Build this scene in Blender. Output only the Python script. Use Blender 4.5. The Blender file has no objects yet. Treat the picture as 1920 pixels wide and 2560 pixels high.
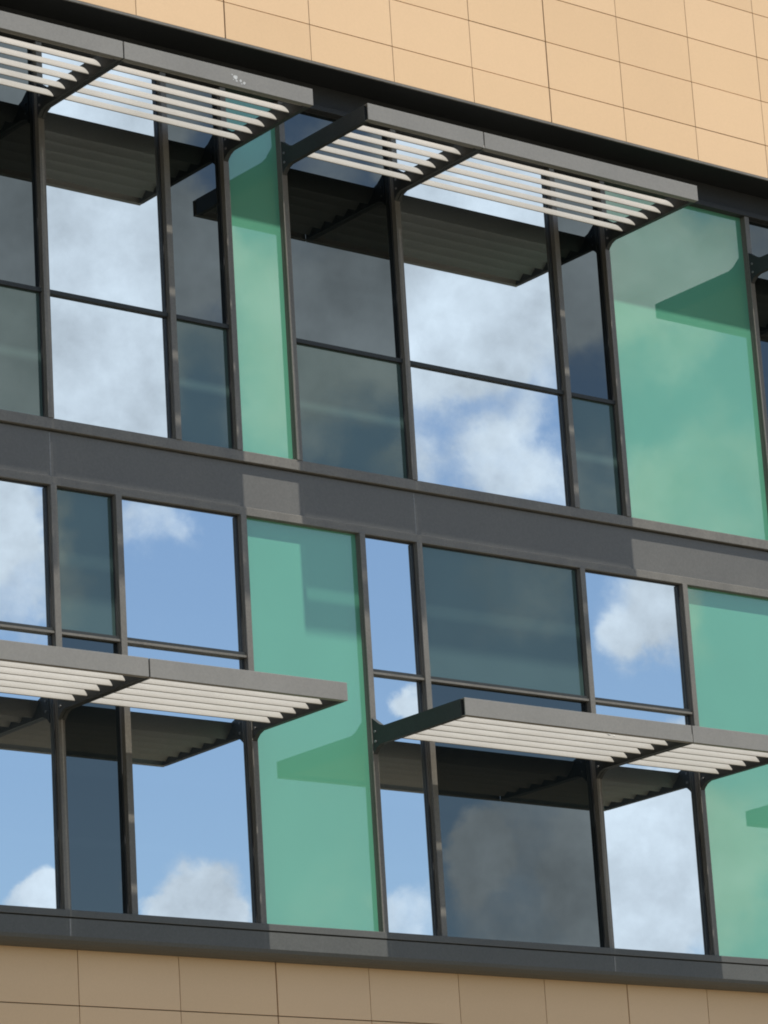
import bpy, bmesh, math, random
from mathutils import Vector, Matrix
random.seed(7)
C = bpy.context.scene.collection
sc = bpy.context.scene
R = math.radians
# ------------------------------------------------------------------ materials
def new_mat(name):
    m = bpy.data.materials.new(name); m.use_nodes = True
    nt = m.node_tree; nt.nodes.clear()
    out = nt.nodes.new('ShaderNodeOutputMaterial')
    return m, nt, out
def N(nt, t, **kw):
    n = nt.nodes.new(t)
    for k, v in kw.items():
        if k in n.inputs: n.inputs[k].default_value = v
        else: setattr(n, k, v)
    return n
def L(nt, a, b): nt.links.new(a, b)
def paint(name, col, rough=.5, var=.12, scale=3., grime=.15, spec=.4, bump=.02, metal=0., streak=False, soil=None):
    """painted / coated surface: large soft tone variation, fine speckle, a little grime and micro bump"""
    m, nt, out = new_mat(name)
    p = N(nt, 'ShaderNodeBsdfPrincipled', Roughness=rough, Metallic=metal)
    p.inputs['Specular IOR Level'].default_value = spec
    tc = N(nt, 'ShaderNodeTexCoord')
    mp = N(nt, 'ShaderNodeMapping'); mp.inputs['Scale'].default_value = (scale, scale, scale*(.35 if streak else 1))
    L(nt, tc.outputs['Object'], mp.inputs['Vector'])
    n1 = N(nt, 'ShaderNodeTexNoise', Scale=1., Detail=4., Roughness=.6); L(nt, mp.outputs[0], n1.inputs['Vector'])
    n2 = N(nt, 'ShaderNodeTexNoise', Scale=60., Detail=3.); L(nt, tc.outputs['Object'], n2.inputs['Vector'])
    r1 = N(nt, 'ShaderNodeMapRange'); r1.inputs['From Min'].default_value = .25; r1.inputs['From Max'].default_value = .75
    r1.inputs['To Min'].default_value = 1-var; r1.inputs['To Max'].default_value = 1+var
    L(nt, n1.outputs['Fac'], r1.inputs['Value'])
    r2 = N(nt, 'ShaderNodeMapRange'); r2.inputs['From Min'].default_value = .3; r2.inputs['From Max'].default_value = .7
    r2.inputs['To Min'].default_value = 1-grime; r2.inputs['To Max'].default_value = 1+grime
    L(nt, n2.outputs['Fac'], r2.inputs['Value'])
    mu = N(nt, 'ShaderNodeMath', operation='MULTIPLY'); L(nt, r1.outputs[0], mu.inputs[0]); L(nt, r2.outputs[0], mu.inputs[1])
    vm = N(nt, 'ShaderNodeVectorMath', operation='SCALE'); vm.inputs[0].default_value = col[:3]; L(nt, mu.outputs[0], vm.inputs['Scale'])
    base = vm.outputs[0]
    L(nt, base, p.inputs['Base Color'])
    rr = N(nt, 'ShaderNodeMapRange'); rr.inputs['To Min'].default_value = rough-.1; rr.inputs['To Max'].default_value = min(1, rough+.15)
    L(nt, n1.outputs['Fac'], rr.inputs['Value']); L(nt, rr.outputs[0], p.inputs['Roughness'])
    if bump:
        b = N(nt, 'ShaderNodeBump', Strength=bump, Distance=.01); L(nt, n2.outputs['Fac'], b.inputs['Height']); L(nt, b.outputs[0], p.inputs['Normal'])
    L(nt, p.outputs[0], out.inputs['Surface'])
    return m
def glass(name, body, refl, fac, wav=.0006, edge=0.0, var=.08):
    """coated facade glass: a dark or coloured body seen through it plus a clear mirror reflection.
    A very slow waviness bends the reflection as real toughened glass does."""
    m, nt, out = new_mat(name)
    d = N(nt, 'ShaderNodeBsdfDiffuse'); g = N(nt, 'ShaderNodeBsdfGlossy', Roughness=0.0)
    tc = N(nt, 'ShaderNodeTexCoord')
    nz = N(nt, 'ShaderNodeTexNoise', Scale=1.3, Detail=2.); L(nt, tc.outputs['Object'], nz.inputs['Vector'])
    r1 = N(nt, 'ShaderNodeMapRange'); r1.inputs['From Min'].default_value = .3; r1.inputs['From Max'].default_value = .7
    r1.inputs['To Min'].default_value = 1-var; r1.inputs['To Max'].default_value = 1+var
    L(nt, nz.outputs['Fac'], r1.inputs['Value'])
    vm = N(nt, 'ShaderNodeVectorMath', operation='SCALE'); vm.inputs[0].default_value = body[:3]; L(nt, r1.outputs[0], vm.inputs['Scale'])
    L(nt, vm.outputs[0], d.inputs['Color'])
    g.inputs['Color'].default_value = (*refl, 1)
    n3 = N(nt, 'ShaderNodeTexNoise', Scale=1.1, Detail=0.); L(nt, tc.outputs['Object'], n3.inputs['Vector'])
    b = N(nt, 'ShaderNodeBump', Strength=1.0, Distance=wav); L(nt, n3.outputs['Fac'], b.inputs['Height']); L(nt, b.outputs[0], g.inputs['Normal'])
    mix = N(nt, 'ShaderNodeMixShader', Fac=fac); L(nt, d.outputs[0], mix.inputs[1]); L(nt, g.outputs[0], mix.inputs[2])
    L(nt, mix.outputs[0], out.inputs['Surface'])
    return m
M = dict(
 beige=paint('beige_cladding', (.65,.44,.25), .55, .03, .6, .018, .3, .008),
 beige_b=paint('beige_cladding_second', (.665,.452,.26), .55, .03, .6, .018, .3, .008),
 beige_c=paint('beige_cladding_third', (.635,.428,.242), .55, .03, .6, .018, .3, .008),
 joint=paint('cladding_joint', (.16,.105,.06), .8, .1),
 dark=paint('charcoal_metal', (.03,.031,.031), .5, .15, 2., .12, .3),
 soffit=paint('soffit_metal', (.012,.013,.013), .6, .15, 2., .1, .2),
 panel=paint('spandrel_metal', (.112,.108,.098), .5, .08, 1.2, .08, .35, .01),
 base=paint('base_metal', (.085,.085,.077), .5, .1, 1.5, .1, .35, .01),
 frame=paint('frame_metal', (.138,.127,.107), .45, .16, 5., .12, .4, streak=True),
 arm=paint('arm_metal', (.032,.035,.034), .55, .2, 3., .12, .3),
 fascia=paint('fascia_metal', (.195,.185,.165), .5, .07, 1.6, .06, .35, .01),
 blade=paint('silver_blade', (.27,.259,.235), .42, .05, 2., .05, .45, .01),
 seam=paint('seam_sealant', (.2,.2,.195), .7, .1),
 splat=paint('bird_dropping', (.45,.45,.43), .8, .2),
 concrete=paint('paving', (.15,.135,.105), .85, .15, .3, .2, .2),
 mirror=glass('coated_vision_glass', (.01,.014,.018), (.86,.95,1.0), .66),
 navy=glass('dark_vision_glass', (.003,.0045,.0055), (.86,.96,.95), .132),
 teal=glass('teal_spandrel_glass', (.044,.074,.068), (.9,1.0,.90), .11),
 green=glass('green_spandrel_glass', (.093,.298,.190), (.92,.95,.84), .168, var=.03),
)
# ------------------------------------------------------------------ mesh helpers
def box(bm, x0, x1, y0, y1, z0, z1, mi=0, bev=0.):
    r = bmesh.ops.create_cube(bm, size=1.)
    vs = r['verts']
    bmesh.ops.scale(bm, verts=vs, vec=(x1-x0, y1-y0, z1-z0))
    bmesh.ops.translate(bm, verts=vs, vec=((x0+x1)/2, (y0+y1)/2, (z0+z1)/2))
    fs = set(f for v in vs for f in v.link_faces)
    for f in fs: f.material_index = mi
    if bev:
        es = list(set(e for f in fs for e in f.edges))
        r2 = bmesh.ops.bevel(bm, geom=es, offset=bev, segments=2, affect='EDGES', profile=.5)
        for f in r2['faces']: f.material_index = mi
def prism(bm, pts, x0, x1, mi=0):
    """extrude an outline given in (y,z) from x0 to x1"""
    a = [bm.verts.new((x0, y, z)) for y, z in pts]; b = [bm.verts.new((x1, y, z)) for y, z in pts]
    n = len(pts); fs = [bm.faces.new(a), bm.faces.new(b[::-1])]
    for i in range(n):
        fs.append(bm.faces.new((a[i], b[i], b[(i+1)%n], a[(i+1)%n])))
    for f in fs: f.material_index = mi
    bmesh.ops.recalc_face_normals(bm, faces=fs)
def obj(name, bm, mats, parent=None, smooth=False, loc=None):
    me = bpy.data.meshes.new(name)
    if loc is not None: bmesh.ops.translate(bm, verts=bm.verts, vec=-Vector(loc))
    bm.to_mesh(me); bm.free()
    for m in (mats if isinstance(mats, (list, tuple)) else [mats]): me.materials.append(m)
    if smooth:
        for p in me.polygons: p.use_smooth = True
    o = bpy.data.objects.new(name, me); C.objects.link(o)
    if loc is not None: o.location = loc
    if parent: o.parent = parent
    return o
def empty(name, loc=(0,0,0)):
    o = bpy.data.objects.new(name, None); C.objects.link(o); o.location = loc; return o
def tag(o, label=None, cat=None, group=None, kind=None):
    if label: o['label'] = label
    if cat: o['category'] = cat
    if group: o['group'] = group
    if kind: o['kind'] = kind
    return o
# ------------------------------------------------------------------ grid
X0 = -3.319; U = .6
def X(k): return X0 + U*k                  # left face of the mullion standing on grid line k
MW = .056
KL, KR = -6, 22
Z_HEAD, Z_UPS, Z_LIN, Z_LOWS = 3.46, .305, -.236, -3.538
GROUND = -9.75
# ------------------------------------------------------------------ ground
bm = bmesh.new(); box(bm, -900, 900, -900, 900, GROUND-.2, GROUND)
tag(obj('pavement', bm, M['concrete']), kind='structure')
# ------------------------------------------------------------------ building
B = empty('office_building', (X(6), 0, GROUND))
B['label'] = 'modern office building with beige cladding, dark metal frames, mirror windows and green glass panels'
B['category'] = 'building'
BL = Vector(B.location)
def part(name, bm, mats, parent=B, smooth=False, label=None):
    o = obj(name, bm, mats, None, smooth)
    # meshes are written in world metres, so move them under the building's base
    off = Vector((0,0,0)); q = parent
    while q is not None: off += Vector(q.location); q = q.parent
    o.parent = parent; o.location = -off
    if label: o['label'] = label
    return o
XL, XR = X(KL), X(KR)
# core of the building behind the glass
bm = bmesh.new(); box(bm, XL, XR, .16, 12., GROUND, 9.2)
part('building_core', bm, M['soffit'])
# cladding panels
def cladding(name, y, z_edges, xk0, pitch, thick, label, x_from, x_to, depth=.03, tint=0):
    bm = bmesh.new()
    g = .0032
    ks = []
    n = int((x_from-xk0)/pitch)-1
    xs = []
    while True:
        x = X(xk0+pitch*n)
        if x > X(x_to): break
        xs.append((x, n)); n += 1
    for i in range(len(xs)-1):
        gl = .0065 if xs[i][1] % 4 == thick else g
        gr = .0065 if xs[i+1][1] % 4 == thick else g
        a = max(xs[i][0]+gl, XL); b = min(xs[i+1][0]-gr, XR)
        if b <= a: continue
        for j in range(len(z_edges)-1):
            jit = random.uniform(-.0012, .0012)
            box(bm, a, b, y+jit, y+depth, z_edges[j]+.004, z_edges[j+1]-.004, random.choice((0,1,2)))
    return part(name, bm, [M['beige'], M['beige_b'], M['beige_c']], label=label)
zs = [3.715, 4.046] + [4.046+.446*i for i in range(1, 12)]
cladding('upper_cladding', -.41, zs, 1.24, 1.4715, 1, 'sunlit beige cladding panels above the windows', KL, KR)
bm = bmesh.new(); box(bm, XL, XR, -.378, .158, 3.735, 9.0)
part('cladding_backing', bm, M['joint'])
zl = [-3.70, -4.215] + [-4.215-.446*i for i in range(1, 12)]
zl = [z for z in zl if z > GROUND+.3] + [GROUND+.3]
cladding('lower_cladding', .12, zl[::-1], .36, 1.53, 2, 'shaded beige cladding panels below the windows', KL, KR)
bm = bmesh.new(); box(bm, XL, XR, .152, .1595, GROUND, -3.6)
part('cladding_backing', bm, M['joint'])
bm = bmesh.new(); box(bm, XL-.02, XR+.02, -.46, .3, 9.0, 9.12)
part('parapet_coping', bm, M['dark'])
# soffit with its edge trim
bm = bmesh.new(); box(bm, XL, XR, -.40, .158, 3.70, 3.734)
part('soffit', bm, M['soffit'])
bm = bmesh.new(); box(bm, XL, XR, -.418, -.401, 3.692, 3.712)
part('drip_trim', bm, M['frame'])
# head panel over the upper windows
bm = bmesh.new()
box(bm, XL, XR, -.045, .10, Z_HEAD+.05, 3.699)
box(bm, XL, XR, -.075, .10, Z_HEAD, Z_HEAD+.049, 0, .004)
part('head_panel', bm, M['dark'])
# spandrel band between the two storeys
bm = bmesh.new()
cuts = [KL, 0, 6, 18, KR]
for a, b in zip(cuts[:-1], cuts[1:]):
    box(bm, X(a)+.028+.003, X(b)+.028-.003, -.024, .08, -.164, .200)
box(bm, XL, XR, -.008, .10, -.164, .214)
part('spandrel_band', bm, M['panel'])
for k in (0, 6):
    bm = bmesh.new(); box(bm, X(k)+.024, X(k)+.032, -.0252, -.01, -.160, .196)
    part('band_seam', bm, M['seam'])
bm = bmesh.new(); box(bm, XL, XR, -.056, .09, .2165, Z_UPS, 0, .004); part('window_sill', bm, M['frame'])
bm = bmesh.new(); box(bm, XL, XR, -.050, .09, Z_LIN, -.1655, 0, .004); part('lintel', bm, M['frame'])
# base band under the lower windows, chamfered back to the wall
bm = bmesh.new()
prism(bm, [(-.078,-3.603),(-.078,-3.735),(-.066,-3.762),(-.03,-3.785),(.02,-3.797),(.152,-3.797),(.152,-3.603)], XL, XR)
part('base_band', bm, M['base'])
bm = bmesh.new(); box(bm, XL, XR, -.082, .09, -3.592, Z_LOWS, 0, .003)
box(bm, XL, XR, -.05, .1, -3.603, -3.5915)
part('window_sill', bm, M['base'])
for k in (0, 9):
    bm = bmesh.new(); box(bm, X(k)+.024, X(k)+.032, -.0795, -.06, -3.735, -3.606)
    part('band_seam', bm, M['seam'])
# ---- mullions
up_lines = [-6,-4,-2,0,2,3,4,6,9,10,13,15,17,19,20,22]
low_lines = [-6,-4,-2,0,1,3,5,6,9,11,14,16,18,20,22]
def mullion(k, z0, z1):
    bm = bmesh.new(); x = X(k)
    box(bm, x, x+MW, -.036, .08, z0, z1)
    box(bm, x+.004, x+MW-.004, -.042, -.0355, z0, z1)
    box(bm, x, x+MW, -.062, -.0415, z0, z1, 0, .003)
    part('mullion', bm, M['frame'])
for k in up_lines: mullion(k, Z_UPS, Z_HEAD)
for k in low_lines: mullion(k, Z_LOWS, Z_LIN)
# ---- glazing
def pane(x0, x1, z0, z1, mat, parent, name='pane', tilt=None):
    """one glass unit: a slightly bowed and very slightly tilted sheet, 24 mm thick"""
    bm = bmesh.new()
    tx, tz = tilt if tilt else (random.uniform(-1,1)*.0022, random.uniform(-1,1)*.0022)
    box(bm, x0, x1, 0, .024, z0, z1)
    cx, cz = (x0+x1)/2, (z0+z1)/2
    for v in bm.verts: v.co.y += tx*(v.co.x-cx) + tz*(v.co.z-cz)
    return part(name, bm, mat, parent)
def window(k0, k1, z0, z1, ztr, mat_hi, mat_lo, label, trh=.04, step=False):
    x0, x1 = X(k0)+MW, X(k1)
    # black gasket frame set in the opening; the panes and the bar are its pieces
    bm = bmesh.new(); g = .010
    box(bm, x0, x0+g, -.012, .05, z0, z1); box(bm, x1-g, x1, -.012, .05, z0, z1)
    box(bm, x0+g, x1-g, -.012, .05, z0, z0+g); box(bm, x0+g, x1-g, -.012, .05, z1-g, z1)
    w = part('window', bm, M['dark'], label=label)
    wl = w
    pane(x0+g, x1-g, ztr+trh/2, z1-g, mat_hi, wl)
    pane(x0+g, x1-g, z0+g, ztr-trh/2, mat_lo, wl)
    bm = bmesh.new()
    if step:
        box(bm, x0+.001, x1-.001, -.03, .05, ztr-.004, ztr+trh/2, 0)
        box(bm, x0+.001, x1-.001, -.045, .05, ztr-trh/2, ztr-.0045, 1)
        part('transom', bm, [M['arm'], M['frame']], wl)
    else:
        box(bm, x0+.001, x1-.001, -.03, .05, ztr-trh/2, ztr+trh/2)
        part('transom', bm, M['arm'], wl)
    return w
def green(k0, k1, z0, z1):
    pane(X(k0)+MW, X(k1), z0, z1, M['green'], B, 'green_glass_panel', (0., 0.))
def row(lines, kinds, z0, z1, ztr, upper):
    for (a, b), t in zip(zip(lines[:-1], lines[1:]), kinds):
        if t == 'g': green(a, b, z0, z1)
        elif t == 's': window(a, b, z0, z1, ztr, M['mirror'], M['mirror'], 'clear mirror window reflecting sky and cloud', .034 if upper else .046, not upper)
        else:
            hi, lo = (M['navy'], M['teal']) if upper else (M['teal'], M['navy'])
            window(a, b, z0, z1, ztr, hi, lo, 'dark tinted window', .034 if upper else .046, not upper)
row(up_lines, ['d','s','d','s','d','g','d','s','d','g','d','s','d','g','d'], Z_UPS, Z_HEAD, 1.36, True)
row(low_lines, ['d','s','s','d','s','g','s','d','s','g','s','d','s','g'], Z_LOWS, Z_LIN, -1.392, False)
# ------------------------------------------------------------------ sunshades
YF = -1.24                                  # front of the fascia
def blade_profile():
    ch, th = .157, .018
    pts = []
    n = 9
    for i in range(n+1):                    # convex top, from tip to heel
        t = i/n; pts.append((t*ch, .0034*(1-t) + th*.75*(math.sin(math.pi*t)**.7 if 0 < t < 1 else 0)))
    for i in range(n-1, 0, -1):
        t = i/n; pts.append((t*ch, -.0034*(1-t) - th*.35*math.sin(math.pi*t)**.8))
    pts.append((0, -.0034))
    c, s_ = math.cos(R(43.5)), math.sin(R(43.5))
    # t runs inward and upward
    return [((u*c - v*s_), (u*s_ + v*c)) for u, v in pts]
BP = blade_profile()
def sunshade(ks, zb, label, splat=None):
    """ks: grid lines that carry an arm. zb: underside of the fascia."""
    zt = zb + .142
    base = Vector((X(ks[0])+MW/2, 0, zb))
    T = empty('sunshade', base)
    tag(T, label, 'sunshade', 'louvred sunshades fixed to the facade')
    HW = .021
    arm_pts = [(-.0625, zb-.066), (-.080, zb-.044), (-.110, zb-.018), (-.160, zb), (YF+.0505, zb), (YF+.0505, zt),
               (-.215, zt), (-.160, zt+.018), (-.100, zt+.062), (-.0625, zt+.09)]
    for k in ks:
        cx = X(k)+MW/2
        bm = bmesh.new(); hw = HW if k in (ks[0], ks[-1]) else .034
        if k in (ks[0], ks[-1]): prism(bm, arm_pts, cx-HW, cx+HW)
        else:
            prism(bm, arm_pts, cx-.034, cx-.003); prism(bm, arm_pts, cx+.003, cx+.034)
        a = part('arm', bm, M['arm'], T)
        for s in (-1, 1):
            for yy, zz in ((-.10, zb+.03), (-.10, zt-.03)):
                bm = bmesh.new()
                m = Matrix.Translation((cx+s*(hw+.004), yy, zz)) @ Matrix.Rotation(R(90), 4, 'Y')
                bmesh.ops.create_cone(bm, cap_ends=True, segments=8, radius1=.011, radius2=.009, depth=.010, matrix=m)
                part('bolt', bm, M['seam'], a)
    for a, b in zip(ks[:-1], ks[1:]):
        xa, xb = X(a)+MW/2, X(b)+MW/2
        fa = xa-HW if a == ks[0] else xa+.006
        fb = xb+HW if b == ks[-1] else xb-.006
        bm = bmesh.new()
        # folded sheet: face, top and bottom returns
        box(bm, fa, fb, YF, YF+.012, zb, zt, 0, .002)
        box(bm, fa+.001, fb-.001, YF+.012, YF+.050, zt-.006, zt-.001)
        box(bm, fa+.001, fb-.001, YF+.012, YF+.050, zb+.001, zb+.006)
        f = part('fascia', bm, M['fascia'], T)
        for i in range(6):
            yt = -(1.140 - .168*i)
            bm = bmesh.new()
            pts = [(yt + u, zb+.026 + w) for u, w in BP]
            prism(bm, pts, xa+(HW if a == ks[0] else .034)+.002, xb-(HW if b == ks[-1] else .034)-.002)
            part('louvre_blade', bm, M['blade'], T, smooth=False)
    return T
S1 = sunshade([-5,0,3], 2.863, 'upper sunshade at the left, with white bird droppings on its fascia')
S2 = sunshade([4,6,10], 2.863, 'upper sunshade in the middle, above the widest cloud-filled window, whole in view')
S3 = sunshade([13,15,19], 2.863, 'upper sunshade at the far right edge, right of the wide green panel')
T1 = sunshade([-5,0,3], -2.026, 'lower sunshade at the left, ending over the green panel, cream slats nearly closed')
T2 = sunshade([5,9,11], -2.026, 'lower sunshade at the right, with its bare dark side arm facing the viewer')
T3 = sunshade([14,16,20], -2.026, 'lower sunshade beyond the right edge, seen only mirrored in the green glass')
# bird dropping on the left upper fascia
bm = bmesh.new()
def blob(cx, cz, r, n=11):
    vs = [bm.verts.new((cx + r*random.uniform(.6,1.15)*math.cos(2*math.pi*i/n), YF-.0012, cz + r*random.uniform(.6,1.15)*math.sin(2*math.pi*i/n))) for i in range(n)]
    bm.faces.new(vs)
SX, SZ = -2.235, 2.940
for dx, dz, r in ((0,0,.022),(-.03,.014,.008),(.012,-.03,.01),(.05,-.02,.012),(.085,-.033,.014),(.06,-.045,.007),(-.02,-.024,.006)): blob(SX+dx, SZ+dz, r)
part('bird_dropping', bm, M['splat'], S1, label='white splash of bird dropping on the grey fascia')
# small dropping on a blade of the right lower shade
bm = bmesh.new()
c, s_ = math.cos(R(43.5)), math.sin(R(43.5))
def splat_on_blade(bm, x, i, zb, t, rad):
    yt, z0 = -(1.140-.168*i), zb+.026
    vs = []
    for a in range(10):
        q = 2*math.pi*a/10; rr = rad*random.uniform(.6, 1.2)
        u, v = t + rr*math.cos(q), .0195
        vs.append(bm.verts.new((x + 1.3*rr*math.sin(q), yt + u*c - v*s_, z0 + u*s_ + v*c)))
    bm.faces.new(vs)
splat_on_blade(bm, 1.447, 1, -2.026, .045, .012); splat_on_blade(bm, 1.49, 1, -2.026, .03, .006)
part('bird_dropping', bm, M['splat'], T2)
# ------------------------------------------------------------------ world: Nishita sky with broken cloud
SUN_EL = 72.7; SUN_AZ = 1.0
w = bpy.data.worlds.new('World'); sc.world = w; w.use_nodes = True
nt = w.node_tree; nt.nodes.clear()
out = nt.nodes.new('ShaderNodeOutputWorld'); bg = nt.nodes.new('ShaderNodeBackground'); bg.inputs['Strength'].default_value = .1
sky = nt.nodes.new('ShaderNodeTexSky'); sky.sky_type = 'NISHITA'; sky.sun_disc = False
sky.sun_elevation = R(SUN_EL); sky.sun_rotation = R(180); sky.air_density = 1.0; sky.dust_density = .6; sky.ozone_density = 1.6
tc = nt.nodes.new('ShaderNodeTexCoord'); D = tc.outputs['Generated']
def vmath(op, a=None, b=None, **kw):
    n = nt.nodes.new('ShaderNodeVectorMath'); n.operation = op
    for i, v in enumerate((a, b)):
        if v is None: continue
        if isinstance(v, tuple): n.inputs[i].default_value = v
        else: L(nt, v, n.inputs[i])
    return n
def fmath(op, a, b=None, clamp=False):
    n = nt.nodes.new('ShaderNodeMath'); n.operation = op; n.use_clamp = clamp
    for i, v in enumerate((a, b)):
        if v is None: continue
        if isinstance(v, (int, float)): n.inputs[i].default_value = v
        else: L(nt, v, n.inputs[i])
    return n.outputs[0]
# ragged outlines: push the direction about with a small noise before testing the cloud banks
def noise(scale, detail, rough, src, offs=(0,0,0), color=False):
    m = nt.nodes.new('ShaderNodeMapping'); m.inputs['Location'].default_value = offs; L(nt, src, m.inputs['Vector'])
    n = nt.nodes.new('ShaderNodeTexNoise'); n.inputs['Scale'].default_value = scale; n.inputs['Detail'].default_value = detail; n.inputs['Roughness'].default_value = rough
    L(nt, m.outputs[0], n.inputs['Vector']); return n.outputs['Color' if color else 'Fac']
wob = vmath('SUBTRACT', noise(45, 5, .6, D, color=True), (.5,.5,.5))
wob2 = nt.nodes.new('ShaderNodeVectorMath'); wob2.operation = 'SCALE'; L(nt, wob.outputs[0], wob2.inputs[0]); wob2.inputs['Scale'].default_value = .022
DW = vmath('ADD', D, wob2.outputs[0]).outputs[0]
def dirv(az, el):
    a, e = R(az), R(el); return (math.sin(a)*math.cos(e), -math.cos(a)*math.cos(e), math.sin(e))
# (azimuth, elevation, core radius, fade radius, weight) in degrees
BANKS = [
 (34.11,20.03,1.36,3.18,0.90),
 (34.37,18.36,0.83,1.82,0.70),
 (34.56,21.22,0.91,1.97,0.20),
 (32.57,19.17,0.91,1.97,0.50),
 (40.28,19.73,0.76,1.97,0.85),
 (41.60,19.04,0.53,1.51,0.60),
 (39.53,16.98,0.19,0.91,0.65),
 (39.94,18.32,0.15,0.98,0.50),
 (41.35,16.86,0.45,1.29,0.85),
 (41.90,17.80,0.08,0.61,0.30),
 (38.14,18.95,0.91,1.97,0.50),
 (37.60,17.92,0.45,1.51,0.40),
 (43.29,20.12,0.68,1.51,0.70),
 (44.56,19.10,0.45,1.21,0.35),
 (42.95,16.21,0.45,1.51,0.45),
 (44.68,16.22,0.76,1.89,0.55),
 (43.79,19.39,1.14,1.89,0.30),
 (32.72,16.45,0.53,1.21,0.95),
 (32.84,15.32,0.45,1.21,0.70),
 (35.07,16.37,0.23,0.98,0.60),
 (35.60,15.90,0.08,0.45,0.25),
 (39.28,13.20,0.11,0.45,1.00),
 (43.33,14.21,0.45,1.29,0.80),
 (43.67,14.56,0.30,0.98,0.40),
 (42.74,13.65,0.23,0.83,0.60),
 (43.84,12.05,0.23,0.68,0.60),
 (41.04,14.83,0.45,1.51,0.40),
 (32.95,10.33,0.34,0.64,1.20),
 (32.45,10.16,0.15,0.45,0.80),
 (35.13,10.64,0.15,0.68,0.80),
 (35.49,10.10,0.38,1.06,0.90),
 (35.94,10.00,0.15,0.45,0.60),
 (34.73,10.21,0.15,0.45,0.60),
 (38.99,9.79,0.30,0.83,0.70),
 (41.84,10.09,1.44,2.50,0.72),
 (40.20,10.73,0.38,0.83,0.80),
 (43.21,10.00,1.14,2.12,0.85),
 (44.56,10.64,0.45,1.67,0.50),
 (34.71,22.78,0.45,1.29,0.90),
 (33.95,23.92,0.68,1.51,0.90),
 (32.94,22.98,0.45,1.14,0.70),
 (35.96,23.27,0.30,1.06,0.60),
 (41.12,21.19,0.91,1.74,1.00),
 (40.37,22.06,0.61,1.21,0.80),
 (42.70,20.77,0.45,1.14,0.60),
 (44.27,20.33,0.45,1.14,0.60),
 (38.35,22.18,0.45,1.14,0.50),
 (45.78,20.19,0.45,1.14,0.70),
 (34.22,20.63,0.61,1.36,0.40),
 (38.53,19.99,0.91,1.89,0.80),
 (32.96,21.26,0.45,1.36,0.70),
 (36.06,20.56,0.45,1.36,0.50),
 (42.66,19.26,0.30,1.06,0.50),
 (40.50,18.36,0.76,2.27,0.22),
 (37.62,9.98,0.30,1.36,0.25),
]
acc = None
for az, el, r0, r1, wt in BANKS:
    dt = vmath('DISTANCE', DW, dirv(az, el)).outputs['Value']
    mr = nt.nodes.new('ShaderNodeMapRange'); mr.interpolation_type = 'SMOOTHSTEP'
    L(nt, dt, mr.inputs['Value']); mr.inputs['From Min'].default_value = R(r0); mr.inputs['From Max'].default_value = R(r1)
    mr.inputs['To Min'].default_value = wt; mr.inputs['To Max'].default_value = 0
    acc = mr.outputs[0] if acc is None else fmath('ADD', acc, mr.outputs[0])
sep = nt.nodes.new('ShaderNodeSeparateXYZ'); L(nt, D, sep.inputs[0])
n_big = noise(5., 5, .55, D, (2.3,.7,1.1)); n_mid = noise(34, 8, .66, D, (.2,3.7,1.9))
big = nt.nodes.new('ShaderNodeMapRange'); L(nt, n_big, big.inputs['Value'])
big.inputs['From Min'].default_value = .47; big.inputs['From Max'].default_value = .62; big.interpolation_type = 'SMOOTHSTEP'
# the broad cloud field covers the rest of the sky, the listed banks the part the glass mirrors
near = vmath('DISTANCE', D, dirv(38.5, 14)).outputs['Value']
far = nt.nodes.new('ShaderNodeMapRange'); far.interpolation_type = 'SMOOTHSTEP'; L(nt, near, far.inputs['Value'])
far.inputs['From Min'].default_value = R(10.5); far.inputs['From Max'].default_value = R(20)
field = fmath('MULTIPLY', big.outputs[0], far.outputs[0])
dens = fmath('ADD', acc, field)
dens = fmath('ADD', dens, fmath('MULTIPLY', fmath('SUBTRACT', n_mid, .5), 1.15))
cm = nt.nodes.new('ShaderNodeMapRange'); cm.interpolation_type = 'SMOOTHSTEP'; L(nt, dens, cm.inputs['Value'])
cm.inputs['From Min'].default_value = .08; cm.inputs['From Max'].default_value = .98
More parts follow.
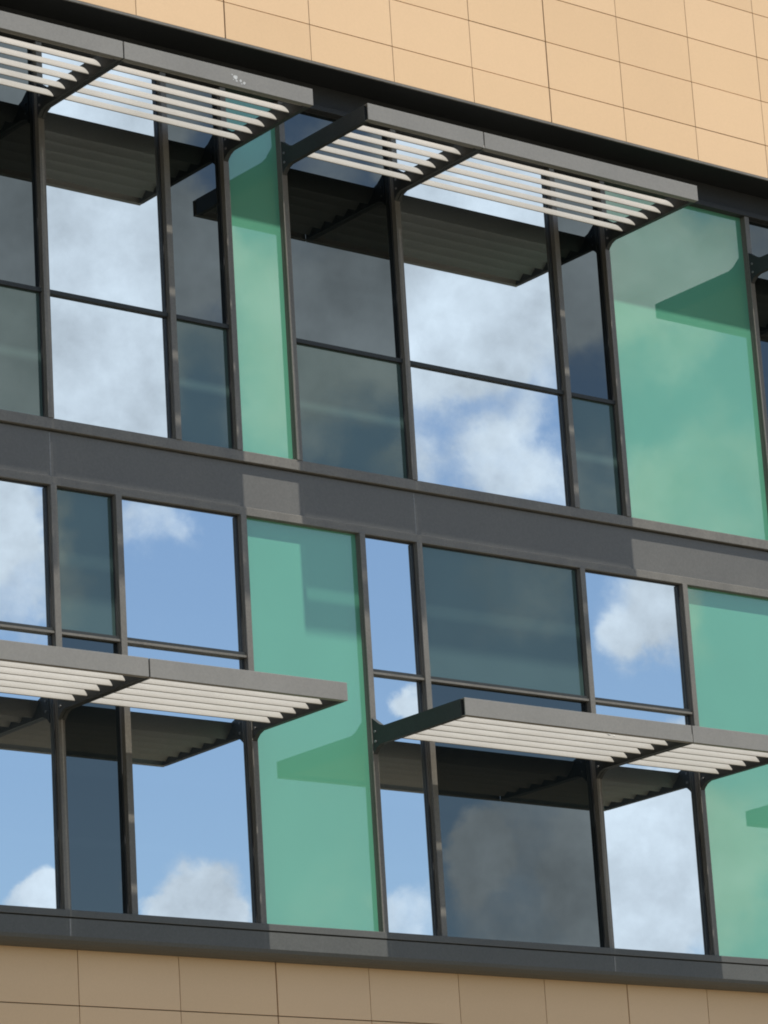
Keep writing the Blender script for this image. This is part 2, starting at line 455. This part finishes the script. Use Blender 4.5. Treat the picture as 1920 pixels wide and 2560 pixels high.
# cloud tone: white with greyer bellies
tone = nt.nodes.new('ShaderNodeMapRange'); L(nt, noise(26, 7, .6, D, (5.1,1.3,.4)), tone.inputs['Value'])
tone.inputs['From Min'].default_value = .35; tone.inputs['From Max'].default_value = .65; tone.inputs['To Min'].default_value = .68; tone.inputs['To Max'].default_value = 1.10
cc = nt.nodes.new('ShaderNodeVectorMath'); cc.operation = 'SCALE'; cc.inputs[0].default_value = (6.9, 7.5, 8.25); L(nt, tone.outputs[0], cc.inputs['Scale'])
mx = nt.nodes.new('ShaderNodeMix'); mx.data_type = 'RGBA'
L(nt, cm.outputs[0], mx.inputs['Factor']); L(nt, sky.outputs[0], mx.inputs['A']); L(nt, cc.outputs[0], mx.inputs['B'])
L(nt, mx.outputs['Result'], bg.inputs['Color']); L(nt, bg.outputs[0], out.inputs['Surface'])
# ------------------------------------------------------------------ sun
sd = bpy.data.lights.new('Sun', 'SUN'); sd.energy = 4.6; sd.angle = R(.53); sd.color = (1., .965, .90)
so = bpy.data.objects.new('Sun', sd); C.objects.link(so)
so.rotation_euler = (R(90-SUN_EL), 0, R(-SUN_AZ)); so.location = (0, -20, 40)
# ------------------------------------------------------------------ camera
yaw, pitch, roll, f, S = R(39.00654604), R(16.28079954), R(-3.54197734), 8755.77832, 29.00146
fw = Vector((math.sin(yaw)*math.cos(pitch), math.cos(yaw)*math.cos(pitch), math.sin(pitch)))
r0 = Vector((math.cos(yaw), -math.sin(yaw), 0)); u0 = r0.cross(fw)
rt = r0*math.cos(roll) + u0*math.sin(roll); up = -r0*math.sin(roll) + u0*math.cos(roll)
cd = bpy.data.cameras.new('Camera'); cam = bpy.data.objects.new('Camera', cd); C.objects.link(cam)
loc = -fw*S
cam.matrix_world = Matrix(((rt.x, up.x, -fw.x, loc.x), (rt.y, up.y, -fw.y, loc.y), (rt.z, up.z, -fw.z, loc.z), (0,0,0,1)))
cd.sensor_fit = 'VERTICAL'; cd.sensor_height = 24.; cd.lens = 24.*f/2560
cd.clip_start = .5; cd.clip_end = 3000
sc.camera = cam
# ------------------------------------------------------------------ render
sc.render.resolution_x, sc.render.resolution_y = 768, 1024
sc.view_settings.view_transform = 'Standard'; sc.view_settings.look = 'None'; sc.view_settings.gamma = 1
sc.view_settings.exposure = .68
sc.cycles.caustics_reflective = False; sc.cycles.max_bounces = 8; sc.cycles.filter_width = 1.9
